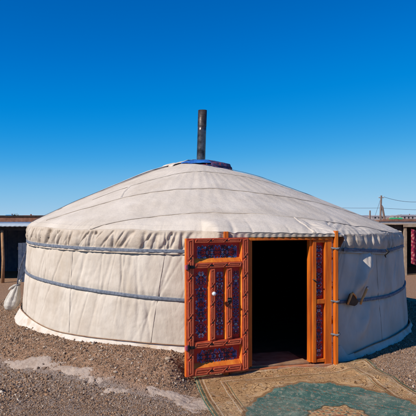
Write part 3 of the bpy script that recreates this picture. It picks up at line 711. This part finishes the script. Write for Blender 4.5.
# ------------------------------------------------------------ rug
def make_rug():
    nu, nv_ = 560, 820; Wd, Ln = 2.03, 3.1
    u = np.linspace(0, Wd, nu); v = np.linspace(0, Ln, nv_); V, U = np.meshgrid(v, u, indexing='ij')
    a = R_(15.5); ca, sa = math.cos(a), math.sin(a)
    # slight skew of the edges as it lies
    Us = U+.05*np.sin(V*1.2)*(U/Wd)-.03*np.sin(V*2.1)*(1-U/Wd)
    Vs = V-.05*np.sin(U/Wd*np.pi)*np.exp(-V*2)-.02*smooth(1.5, 2.03, U)*np.exp(-V*3)
    tv_ = R_(10.4)-R_(3.6)*U/Wd; Xr = -.137+Us*ca+Vs*np.sin(tv_); Yr = 5.86+Us*sa-Vs*np.cos(tv_)
    base = G(Xr, Yr)
    near_door = np.exp(-((V)/.30)**2)
    Zr_ = np.maximum(base, 0)+.022+.018*(fbm(U, V, 1.5, 3, 61)+.3)+.030*np.exp(-((V-.07-.05*np.sin(U*3))/.09)**2)*smooth(.5, 1.2, U)*smooth(1.75, 1.3, U)*.6
    Zr_ += .02*smooth(1.45, 1.95, U)*np.exp(-(V/.32)**2)+.028*np.exp(-((U-1.62-.35*V)/.10)**2)*np.exp(-(V/.8)**2)
    Zr_ += .02*np.exp(-((V-.42-.12*U)/.10)**2)*smooth(0, .5, U)+.006*fbm(U, V, 7, 3, 63)
    # colour pattern
    def col(*c): return np.array(c)
    tan = col(.50, .30, .14); tan2 = col(.38, .21, .09); brown = col(.15, .07, .028); dk = col(.09, .055, .025); teal = col(.060, .125, .10); teal2 = col(.12, .20, .155); cream = col(.58, .45, .31); green = col(.03, .075, .045); rust = col(.30, .12, .06)
    C = np.ones(U.shape+(3,))*tan
    def mixc(C, m, c, k=1.0): m = (np.clip(m, 0, 1)*k)[..., None]; return C*(1-m)+c*m
    uu = np.minimum(U, Wd-U); vv = np.minimum(V, Ln-V); e = np.minimum(uu, vv)
    C = mixc(C, smooth(-.1, .25, fbm(U, V, 3, 4, 70)), tan2, .7)
    # scroll work as contour bands of a warped field
    wx = U+.05*fbm(U, V, 5, 2, 71); wy = V+.05*fbm(U, V, 5, 2, 72)
    f = np.sin(wx*52)*np.sin(wy*52)+.7*np.sin((wx+wy)*37+1)*np.cos((wx-wy)*41)
    scr = np.maximum(smooth(.22, .10, np.abs(f-.35)), smooth(.14, .06, np.abs(f+.55)))
    border = smooth(.30, .26, e)
    C = mixc(C, scr*border, brown*.8, .95); C = mixc(C, smooth(.9, 1.1, f)*border, rust, .6)
    C = mixc(C, smooth(-.85, -1.1, f)*border, dk, .55)
    for d0, wdt, c in ((.018, .016, green), (.05, .010, brown), (.072, .005, cream), (.275, .010, brown), (.30, .006, green), (.245, .005, cream)):
        C = mixc(C, smooth(wdt, wdt*.5, np.abs(e-d0)), c, .85)
    # medallion
    cu, cv = Wd/2+.0, Ln/2
    th = np.arctan2(V-cv, U-cu); q = np.hypot((U-cu)/.80, (V-cv)/.92)
    lobe = 1+.030*np.abs(np.cos(10*th))+.015*np.cos(40*th)+.015*np.cos(4*th)+.01*fbm(U, V, 12, 2, 81)
    inner = (q < lobe)
    field = smooth(.30, .33, e)
    corner = smooth(.02, -.02, q-1.07*(1+.05*np.cos(12*th)))
    C = mixc(C, field*(1-corner)*scr, brown*.8, .9)
    md = smooth(.012, -.012, q-lobe)
    C = mixc(C, smooth(.03, .015, np.abs(q-lobe-.02)), brown, .7)
    C = mixc(C, md, teal); C = mixc(C, md*smooth(0, .5, fbm(U, V, 14, 4, 73)), teal2, .9)
    f2 = np.sin(wx*76+2)*np.sin(wy*70)+.6*np.sin((wx*1.3-wy)*49)+.25*fbm(U, V, 30, 3, 79)
    C = mixc(C, md*smooth(.12, .05, np.abs(f2-.5)), cream*.75, .55); C = mixc(C, md*smooth(1.15, 1.3, f2), rust, .8); C = mixc(C, md*smooth(-1.1, -1.3, f2), dk, .6)
    lob2 = .36*(1+.07*np.cos(12*th)+.03*np.cos(24*th)); m2 = smooth(.012, -.012, q-lob2)
    C = mixc(C, smooth(.025, .012, np.abs(q-lob2-.01)), dk, .8)
    C = mixc(C, m2, tan); C = mixc(C, m2*scr, brown, .9); C = mixc(C, m2*smooth(.5, .9, f2), rust, .8); C = mixc(C, m2*smooth(-.7, -1, f2), teal, .8)
    C = mixc(C, smooth(.15, .13, q), rust); C = mixc(C, smooth(.09, .07, q), cream)
    # wear and dust
    wear = smooth(-.1, .5, fbm(U, V, 2.3, 5, 75)); C = mixc(C, wear, col(.42, .32, .21), .15)
    C = mixc(C, smooth(.15, .5, fbm(U, V, 22, 4, 76)), col(.50, .41, .30), .25)
    r = thing('rug', (1.1, 4.8, 0), 'worn tan rug with teal medallion and brown scroll border lying before the open door', 'rug')
    top = gridmesh('pile', np.stack([Xr, Yr, Zr_], -1), 'rug', r, attrs={'Col': C}, thick=.010)
    edge = [(Xr[0, j], Yr[0, j], Zr_[0, j]-.003) for j in range(0, nu, 5)]+[(Xr[i, -1], Yr[i, -1], Zr_[i, -1]-.003) for i in range(4, nv_, 6)]
    mb = MB(); mb.tube(edge, .009, 6); mb.build('edge_binding', 'binding', r, sm=True)
    edge = [(Xr[i, 0], Yr[i, 0], Zr_[i, 0]-.003) for i in range(0, nv_, 6)]
    mb = MB(); mb.tube(edge, .008, 6); mb.build('edge_binding', 'binding', r, sm=True)
make_rug()

# ------------------------------------------------------------ sack hanging at the left side
def make_sack():
    c = np.array((-2.94, 8.42)); zt0, zb0 = .71, .30
    r = thing('sack', (c[0], c[1], zb0), 'white cloth sack tied at its neck and hanging beside the left wall of the ger', 'sack')
    P = []; n = 40
    prof = [(0.0, .012), (.06, .030), (.12, .045), (.25, .066), (.45, .095), (.65, .112), (.8, .108), (.92, .078), (.98, .04), (1, .004)]
    ts_ = np.linspace(0, 1, 40)
    for t_ in ts_:
        rr = np.interp(t_, [p[0] for p in prof], [p[1] for p in prof]); cx = c[0]+.085-.125*t_**.8; z = zt0+(zb0-zt0)*t_
        ring_ = []
        for k in range(n):
            a = 2*math.pi*k/n; f = 1+.16*math.sin(a*7+t_*2)*(1-t_)**.8+.05*math.sin(a*13+t_*5)*(1-t_)+.08*float(fbm(np.array(a*1.5), np.array(t_*3), 1, 2, 5)); ring_.append((cx+rr*f*math.cos(a), c[1]+rr*f*math.sin(a)*.9, z))
        P.append(ring_)
    gridmesh('bag', np.array(P), 'sack', r, closed=True)
    mb = MB(); x0 = c[0]+.085
    mb.tube([(x0+.0, c[1], zt0-.02), (x0-.05, c[1]-.03, zt0-.03), (x0-.10, c[1]-.04, zt0-.06), (x0-.13, c[1]-.04, zt0-.09)], [.02, .018, .016, .008], 8)
    mb.tube([(x0, c[1], zt0-.03), (x0+.02, c[1], zt0+.03), (x0+.05, c[1], zt0+.06)], [.022, .028, .01], 8); mb.build('tied_neck', 'sack', r, sm=True)
    mb = MB(); mb.tube([(x0+.01, c[1], zt0), (x0+.07, c[1]-.03, zt0+.1), (x0+.13, c[1]-.05, zt0+.22)], .007, 6); mb.tube([(x0+.03*math.cos(a), c[1]+.03*math.sin(a), zt0-.02) for a in np.linspace(0, 6.28, 13)], .007, 6); mb.build('cord', 'rope_dark', r, sm=True)
make_sack()

# ------------------------------------------------------------ things tucked behind the lower belt on the shaded wall
def tucked():
    def Wp(p, z, off): return np.array(cyl(float(wprof(np.array(z), 0))+off, R_(p), z))
    p0 = 32.3; r = thing('leather_pouch', tuple(Wp(p0, .70, .03)), 'small peaked brown leather pouch with sunlit-coloured edge tucked behind the lower belt', 'pouch')
    def xf(a, d, b): return tuple(Wp(p0, .70+b, .035+d)+np.array((math.cos(R_(p0)), math.sin(R_(p0)), 0))*a)
    mb = MB(); mb.prism([(-.095, -.015), (-.03, .10), (-.005, .11), (.10, .01), (.07, -.03), (.03, -.045), (-.01, -.035)], 0, .03, xf); mb.build('flap', 'leather', r, bevel=.006)
    mb = MB(); mb.tube([(-.095, .034, -.012), (-.06, .038, .045), (-.03, .040, .10), (-.01, .040, .115), (.03, .036, .085), (.06, .032, .045)], [.012, .013, .014, .013, .009, .006], 8, xf); mb.build('rim', 'rimwood', r, sm=True)
    p1 = 36.0; t_ = thing('wooden_handle', tuple(Wp(p1, .72, .03)), 'short orange brown wooden handle poking up from behind the lower belt', 'handle')
    def xg(a, d, b): return tuple(Wp(p1, .72+b, .04+d)+np.array((math.cos(R_(p1)), math.sin(R_(p1)), 0))*a)
    mb = MB(); mb.tube([(-.04, 0, -.06), (-.02, .01, .0), (.02, .015, .05), (.062, .02, .115), (.075, .02, .13)], [.012, .014, .015, .016, .010], 10, xg); mb.build('shaft', 'rimwood', t_, sm=True)
    mb = MB(); mb.tube([(.066, .02, .12), (.084, .022, .143)], [.0175, .016], 10, xg); mb.build('tip', 'peeled', t_, sm=True)
tucked()

# ------------------------------------------------------------ larger stones
def stone(x, y, s_, label, group=None, m='concrete'):
    r = random.Random(int(x*1000+y*77)); n1, n2 = 8, 12; P = []
    for i in range(n1+1):
        t_ = math.pi*i/n1; row = []
        for k in range(n2):
            a = 2*math.pi*k/n2; f = 1+.35*float(vnoise(np.array(math.cos(a)*2+x*9), np.array(math.sin(a)*2+t_), 1.3, 3)); row.append((x+s_*f*math.sin(t_)*math.cos(a), y+s_*.8*f*math.sin(t_)*math.sin(a), float(G(x, y))+s_*.25+s_*.55*f*math.cos(t_)))
        P.append(row)
    o = gridmesh('stone', np.array(P), m, closed=True); tag(o, label, 'stone', group)
M['stonebrown'] = mat('stone_brown', (.34, .24, .16), (.46, .36, .27), .95, 20, 6, .6, 60)
stone(-.42, 5.93, .036, 'pale tan stone lying alone below the wall just left of the open door leaf', m='stonebrown')
SL = 'pale stone larger than the gravel it lies in on the bank left of the door'
for x, y, s_ in ((-1.25, 6.02, .026), (-1.45, 6.1, .022), (-1.18, 6.18, .024), (-.85, 5.95, .022), (-.72, 6.0, .02), (-1.6, 6.25, .022), (-2.05, 6.75, .024), (-1.9, 6.5, .02), (-.95, 5.75, .024), (-.3, 5.7, .02), (-1.4, 5.9, .024), (-.62, 5.62, .018)):
    stone(x, y, s_, SL, 'larger stones on the gravel bank', 'stones' if s_ < .0 else 'stonebrown')

# ------------------------------------------------------------ left: open shed, brick wall, far roofs
def shed_left():
    y0, y1, x0, x1 = 14.5, 17.6, -10.5, -3.3
    r = thing('shed', (x0, y0, 0), 'low open shed with pale tin roof at the left edge behind the ger', 'shed')
    mb = MB(); n = 60; P = np.array([[(x0-.2+(x1-x0+.4)*j/(n*4), y, z+.005*math.sin(j*1.6)) for j in range(n*4+1)] for y, z in ((y0-.15, 1.46), (y0-.149, 1.50), (y1+.2, 1.555))])
    gridmesh('roof', P, 'tin', r, thick=.02)
    mb = MB(); mb.box((x0, y0-.02, 1.36), (x1, y0+.06, 1.44)); mb.build('beam', 'darkb', r)
    for x in (-9.2, -7.3, -5.32):
        mb = MB(); mb.tube([(x, y0, -.05), (x+.02, y0, .6), (x-.01, y0, 1.36)], [.045, .042, .038], 10); mb.build('post', 'shed_post', r, sm=True)
    mb = MB()
    for k in range(24):
        a = x0+(x1-x0)*k/24; b = x0+(x1-x0)*(k+1)/24; mb.box((a+.004, y1, 0), (b-.004, y1+.04, 1.46+.02*random.random()))
    mb.build('back_wall', 'shedback', r)
    for nm, x in (('side_wall', x0), ('side_wall', x1)):
        mb = MB(); mb.box((x, y0+.08, 0), (x+.04, y1-.01, 1.44)); mb.build(nm, 'shedback', r)
    mb = MB(); q_ = random.Random(4)
    for k in range(15): mb.box((-4.95+.108*k, y0+.10+.012*q_.random(), 0), (-4.95+.108*k+.102, y0+.135, 1.02+.12*q_.random()))
    mb.build('front_boarding', 'shedback', r)
    mb = MB(); mb.box((-4.98, y0+.136, .3), (x1-.02, y0+.17, .38)); mb.box((-4.98, y0+.136, .85), (x1-.02, y0+.17, .93)); mb.build('rail', 'darkb', r)
    t_ = thing('tarpaulin', (-4.6, 15.2, 0), 'blue tarpaulin heaped inside the open shed', 'tarpaulin')
    x = np.linspace(-5.1, -3.6, 40); y = np.linspace(15.0, 16.2, 30); Xt, Yt = np.meshgrid(x, y); Zt = .95*np.sin(np.pi*np.clip((Xt+5.1)/1.5, 0, 1))**.5*np.sin(np.pi*np.clip((Yt-15)/1.2, 0, 1))**.5*(1+.25*fbm(Xt, Yt, 3, 3, 9))
    gridmesh('sheet', np.stack([Xt, Yt, Zt], -1), 'tarp', t_)
shed_left()
def brick_wall():
    r = thing('brick_wall', (-20, 32, 0), 'long low red brown brick wall beyond the shed', 'wall')
    mb = MB(); mb.box((-46, 32, -.1), (-3, 32.3, 1.72)); mb.build('masonry', 'brick', r)
    mb = MB(); mb.box((-46.1, 31.95, 1.72), (-2.9, 32.35, 1.80)); mb.build('coping', 'darkb', r)
brick_wall()
def house(x, y, wd, dp, h, rh, rm, label, wm='farwall', cat='house', nwin=2, group=None):
    r = thing('house', (x, y, 0), label, cat, group)
    mb = MB(); mb.box((x-wd/2, y-dp/2, -.5), (x+wd/2, y+dp/2, h)); wl = mb.build('wall', wm, r)
    mb = MB(); vs = [(x-wd/2-.2, y-dp/2-.3, h), (x+wd/2+.2, y-dp/2-.3, h), (x+wd/2+.2, y+dp/2+.3, h), (x-wd/2-.2, y+dp/2+.3, h), (x-wd/2-.2, y, h+rh), (x+wd/2+.2, y, h+rh)]
    mb.add(vs, [(0, 1, 5, 4), (2, 3, 4, 5), (1, 2, 5), (3, 0, 4), (3, 2, 1, 0)]); rf_ = mb.build('roof', rm, r)
    mb = MB(); c_ = min(.2, wd*.07); mb.box((x+wd*.2, y-c_, h+rh*.3), (x+wd*.2+2*c_, y+c_, h+rh+c_*2)); mb.build('chimney', 'brick', rf_)
    for k in range(nwin):
        a = x-wd/2+wd*(k+1)/(nwin+1); mb = MB(); ww_ = min(.4, wd*.1); mb.box((a-ww_, y-dp/2-.03, h*.4), (a+ww_, y-dp/2-.004, h*.4+.9)); mb.build('window', 'glass', r)
    return r
house(-40.6, 115, 1.4, 3, 1.55, .62, 'blueroof', 'small far house with bright blue roof at the left edge of the picture')
house(-35.2, 110, 1.6, 3, 1.6, .45, 'redroof', 'small far house with red roof just left of the ger')
house(-52, 125, 9, 6, 1.8, 1.0, 'greenroof', 'far house with green roof out at the far left')
def far_tree(x, y, h, label, group):
    r = thing('tree', (x, y, 0), label, 'tree', group)
    mb = MB(); mb.tube([(x, y, -.2), (x+.1, y, h*.3), (x, y+.1, h*.6)], [.14, .1, .05], 6); mb.build('trunk', 'polewood', r)
    mb = MB(); rr = random.Random(int(x*10))
    for k in range(430):
        a = rr.uniform(0, 6.28); e = rr.uniform(-1, 1); q_ = rr.random()**.5; s_ = math.sqrt(1-e*e); c = np.array((x+h*.3*q_*s_*math.cos(a), y+h*.3*q_*s_*math.sin(a), h*.62+h*.36*q_*e)); c += .12*h*np.array((math.sin(c[2]*3), 0, math.cos(c[0]*3)))*.3
        d1 = np.array((rr.uniform(-1, 1), rr.uniform(-1, 1), rr.uniform(-1, 1)))*.16; d2 = np.array((rr.uniform(-1, 1), rr.uniform(-1, 1), rr.uniform(-1, 1)))*.16
        mb.add([c, c+d1, c+d2], [(0, 1, 2)])
    mb.build('crown', 'leaf', r)
far_tree(-36.2, 105, 2.5, 'small dark bush like tree between the far blue and red roofs', None)
far_tree(-31.5, 112, 2.4, 'small dark tree right beside the far red roof', None)
def pole(x, y, h, label, name='utility_pole', cat='pole', twin=False, arm=True):
    r = thing(name, (x, y, 0), label, cat)
    mb = MB(); mb.tube([(x-.25 if twin else x, y, -.3), (x, y, h)], [.24, .17], 8); mb.build('mast', 'polewood', r)
    if twin:
        mb = MB(); mb.tube([(x+.9, y, -.3), (x+.2, y, h*.62), (x+.05, y, h*.68)], [.26, .2, .1], 8); mb.build('prop', 'polewood', r)
    if arm:
        mb = MB(); mb.box((x-.5, y-.08, h-.5), (x+.5, y+.08, h-.38)); mb.build('crossarm', 'polewood', r)
        for k in (-.45, .45):
            mb = MB(); mb.tube([(x+k, y, h-.38), (x+k, y, h-.2)], .06, 6); mb.build('insulator', 'whiteroof', r)
    return r
PY = 110.0
def at(px, py_, d): return np.array(((px-208)/560*d, d, CAMZ+(217-py_)/560*d))
P1 = at(381.3, 195.5, PY); pole(P1[0], PY, P1[2], 'tall grey utility pole with a leaning prop beyond the right side of the ger', twin=True)
P2 = at(370, 210.5, 130); pole(P2[0], 130, P2[2], 'short thin far pole just above the roof edge left of the utility pole', arm=False)
P3 = at(450, 200, PY*.98); pole(P3[0], P3[1], P3[2]+1, 'utility pole standing farther right carrying the same wires')
P4 = at(210, 196, 160); pole(P4[0], P4[1], P4[2], 'far utility pole hidden behind the ger roof')
def wire(a, b, sag, label, r_=.035):
    n_ = 24; mb = MB(); mb.tube([a+(b-a)*f-np.array((0, 0, sag*4*f*(1-f))) for f in np.linspace(0, 1, n_)], r_, 4); o = mb.build('power_line', 'rope_dark'); tag(o, label, 'wire')
    o['group'] = 'overhead wires'
wire(P1+np.array((.45, 0, -.25)), P3+np.array((-.45, 0, .8)), 1.1, 'upper overhead wire sagging right from the utility pole top')
Q = P1-np.array((0, 0, 2.45)); wire(Q, at(450, 210, PY), .15, 'lower overhead wire running level right of the utility pole', .03)
wire(P4+np.array((0, 0, 0)), Q, 1.0, 'overhead wire reaching left from the utility pole behind the roof', .03)
wire(P1-np.array((.1, 0, .6)), np.array((P1[0]-1.8, PY, .2)), 0, 'guy wire slanting down left of the utility pole', .03)

# ------------------------------------------------------------ right: lean-to with hanging cloth, roofs
def shed_right():
    y0, y1, x0, x1 = 16.4, 19.0, 5.72, 12.5
    r = thing('shed', (x0, y0, 0), 'dark open shed with brown post and plank eave behind the right side of the ger', 'shed')
    mb = MB(); mb.box((x0-.05, y0-.2, 1.42), (x1, y0-.14, 1.50)); mb.build('plank', 'plank', r)
    mb = MB(); vs = [(x0-.25, y0-.13, 1.485), (x1, y0-.13, 1.485), (x1, y1+.2, 1.475), (x0-.25, y1+.2, 1.475), (x0-.25, y0-.13, 1.505), (x1, y0-.13, 1.505), (x1, y1+.2, 1.50), (x0-.25, y1+.2, 1.50)]
    mb.add(vs, [(0, 3, 2, 1), (4, 5, 6, 7), (0, 1, 5, 4), (1, 2, 6, 5), (2, 3, 7, 6), (3, 0, 4, 7)]); mb.build('roof', 'plank', r)
    for x in (5.77, 8.0, 10.4):
        mb = MB(); mb.box((x-.045, y0-.05, -.05), (x+.045, y0+.04, 1.415)); mb.build('post', 'plank', r, bevel=.01)
    mb = MB(); mb.box((x0, y1, 0), (x1, y1+.04, 1.47)); mb.box((x0-.02, y0+.1, 0), (x0+.02, y1-.01, 1.47)); mb.build('wall', 'darkb', r)
    t_ = thing('textile', (6.35, y0-.1, 1.4), 'pink and red patterned cloth hanging from the eave of the dark shed', 'cloth')
    x = np.linspace(5.86, 6.9, 90); z = np.linspace(1.34, .34, 70); Xt, Zt = np.meshgrid(x, z); Yt = y0-.24+.05*np.sin(Xt*22)+.02*fbm(Xt, Zt, 5, 3, 3)
    Zt = Zt+.04*np.sin(Xt*9)
    f = np.sin(Xt*44+np.sin(Zt*13)*2)*np.sin(Zt*38+np.sin(Xt*9)*2); C = np.where((f > .35)[..., None], np.array((.40, .16, .15)), np.array((.27, .025, .05)))*np.ones(f.shape+(3,)); C = np.where((f < -.6)[..., None], np.array((.10, .02, .05)), C)
    M['textile'] = attr_mat('printed_cloth', bscale=20)
    gridmesh('sheet', np.stack([Xt, Yt, Zt], -1), 'textile', t_, attrs={'Col': C}, thick=.006)
shed_right()
def low_wall():
    r = thing('garden_wall', (7, 24, 0), 'whitewashed low wall showing over the dark shed roof on the right', 'wall')
    mb = MB(); mb.box((7.4, 24, 0), (13.4, 24.25, 1.53)); mb.build('masonry', 'whiteroof', r)
    mb = MB(); mb.box((7.3, 23.95, 1.53), (13.5, 24.3, 1.56)); mb.build('coping', 'brick', r)
    r = thing('board_fence', (12, 27, 0), 'red brown board fence behind the whitewashed wall on the right', 'fence')
    mb = MB()
    for k in range(90): mb.box((8.4+.2*k, 27, -.1), (8.585+.2*k, 27.03, 1.60+.03*random.random()))
    mb.build('boards', 'brick', r)
    mb = MB(); mb.box((8.4, 27.04, 1.3), (26.3, 27.09, 1.38)); mb.build('rail', 'darkb', r)
low_wall()
house(at(396, 217, 62)[0], 62, .8, 1.2, 1.42, .22, 'greenroof', 'small hut with bright green roof beyond the fence on the right', nwin=1)
fr = random.Random(5)
desc = ['grey flat block far off above the green roof', 'pale low block far off right of the green roof', 'grey house far off beside the right edge', 'far pale house out beyond the right edge', 'far grey house left of the utility pole']
for i, (px_, d_) in enumerate(((398, 330), (406, 300), (413, 320), (424, 300), (377, 340))):
    house(at(px_, 217, d_)[0], d_, fr.uniform(6, 9), 8, fr.uniform(1.6, 2.2), .8, 'hill' if i % 2 else 'farwall', desc[i], nwin=3)

# far hills
th = np.linspace(-1.2, 1.2, 400); rws = []
for k, (d_, hh) in enumerate(((2200, -6), (2300, 4), (2500, 9), (2900, 0))):
    rws.append(np.stack([d_*np.sin(th), d_*np.cos(th), np.where(hh > 0, hh*(.7+1.0*fbm(th*9, th*0, 1, 4, 2+k)+.3), -8)], -1))
o = gridmesh('hills', np.array(rws), 'hill'); tag(o, kind='structure')
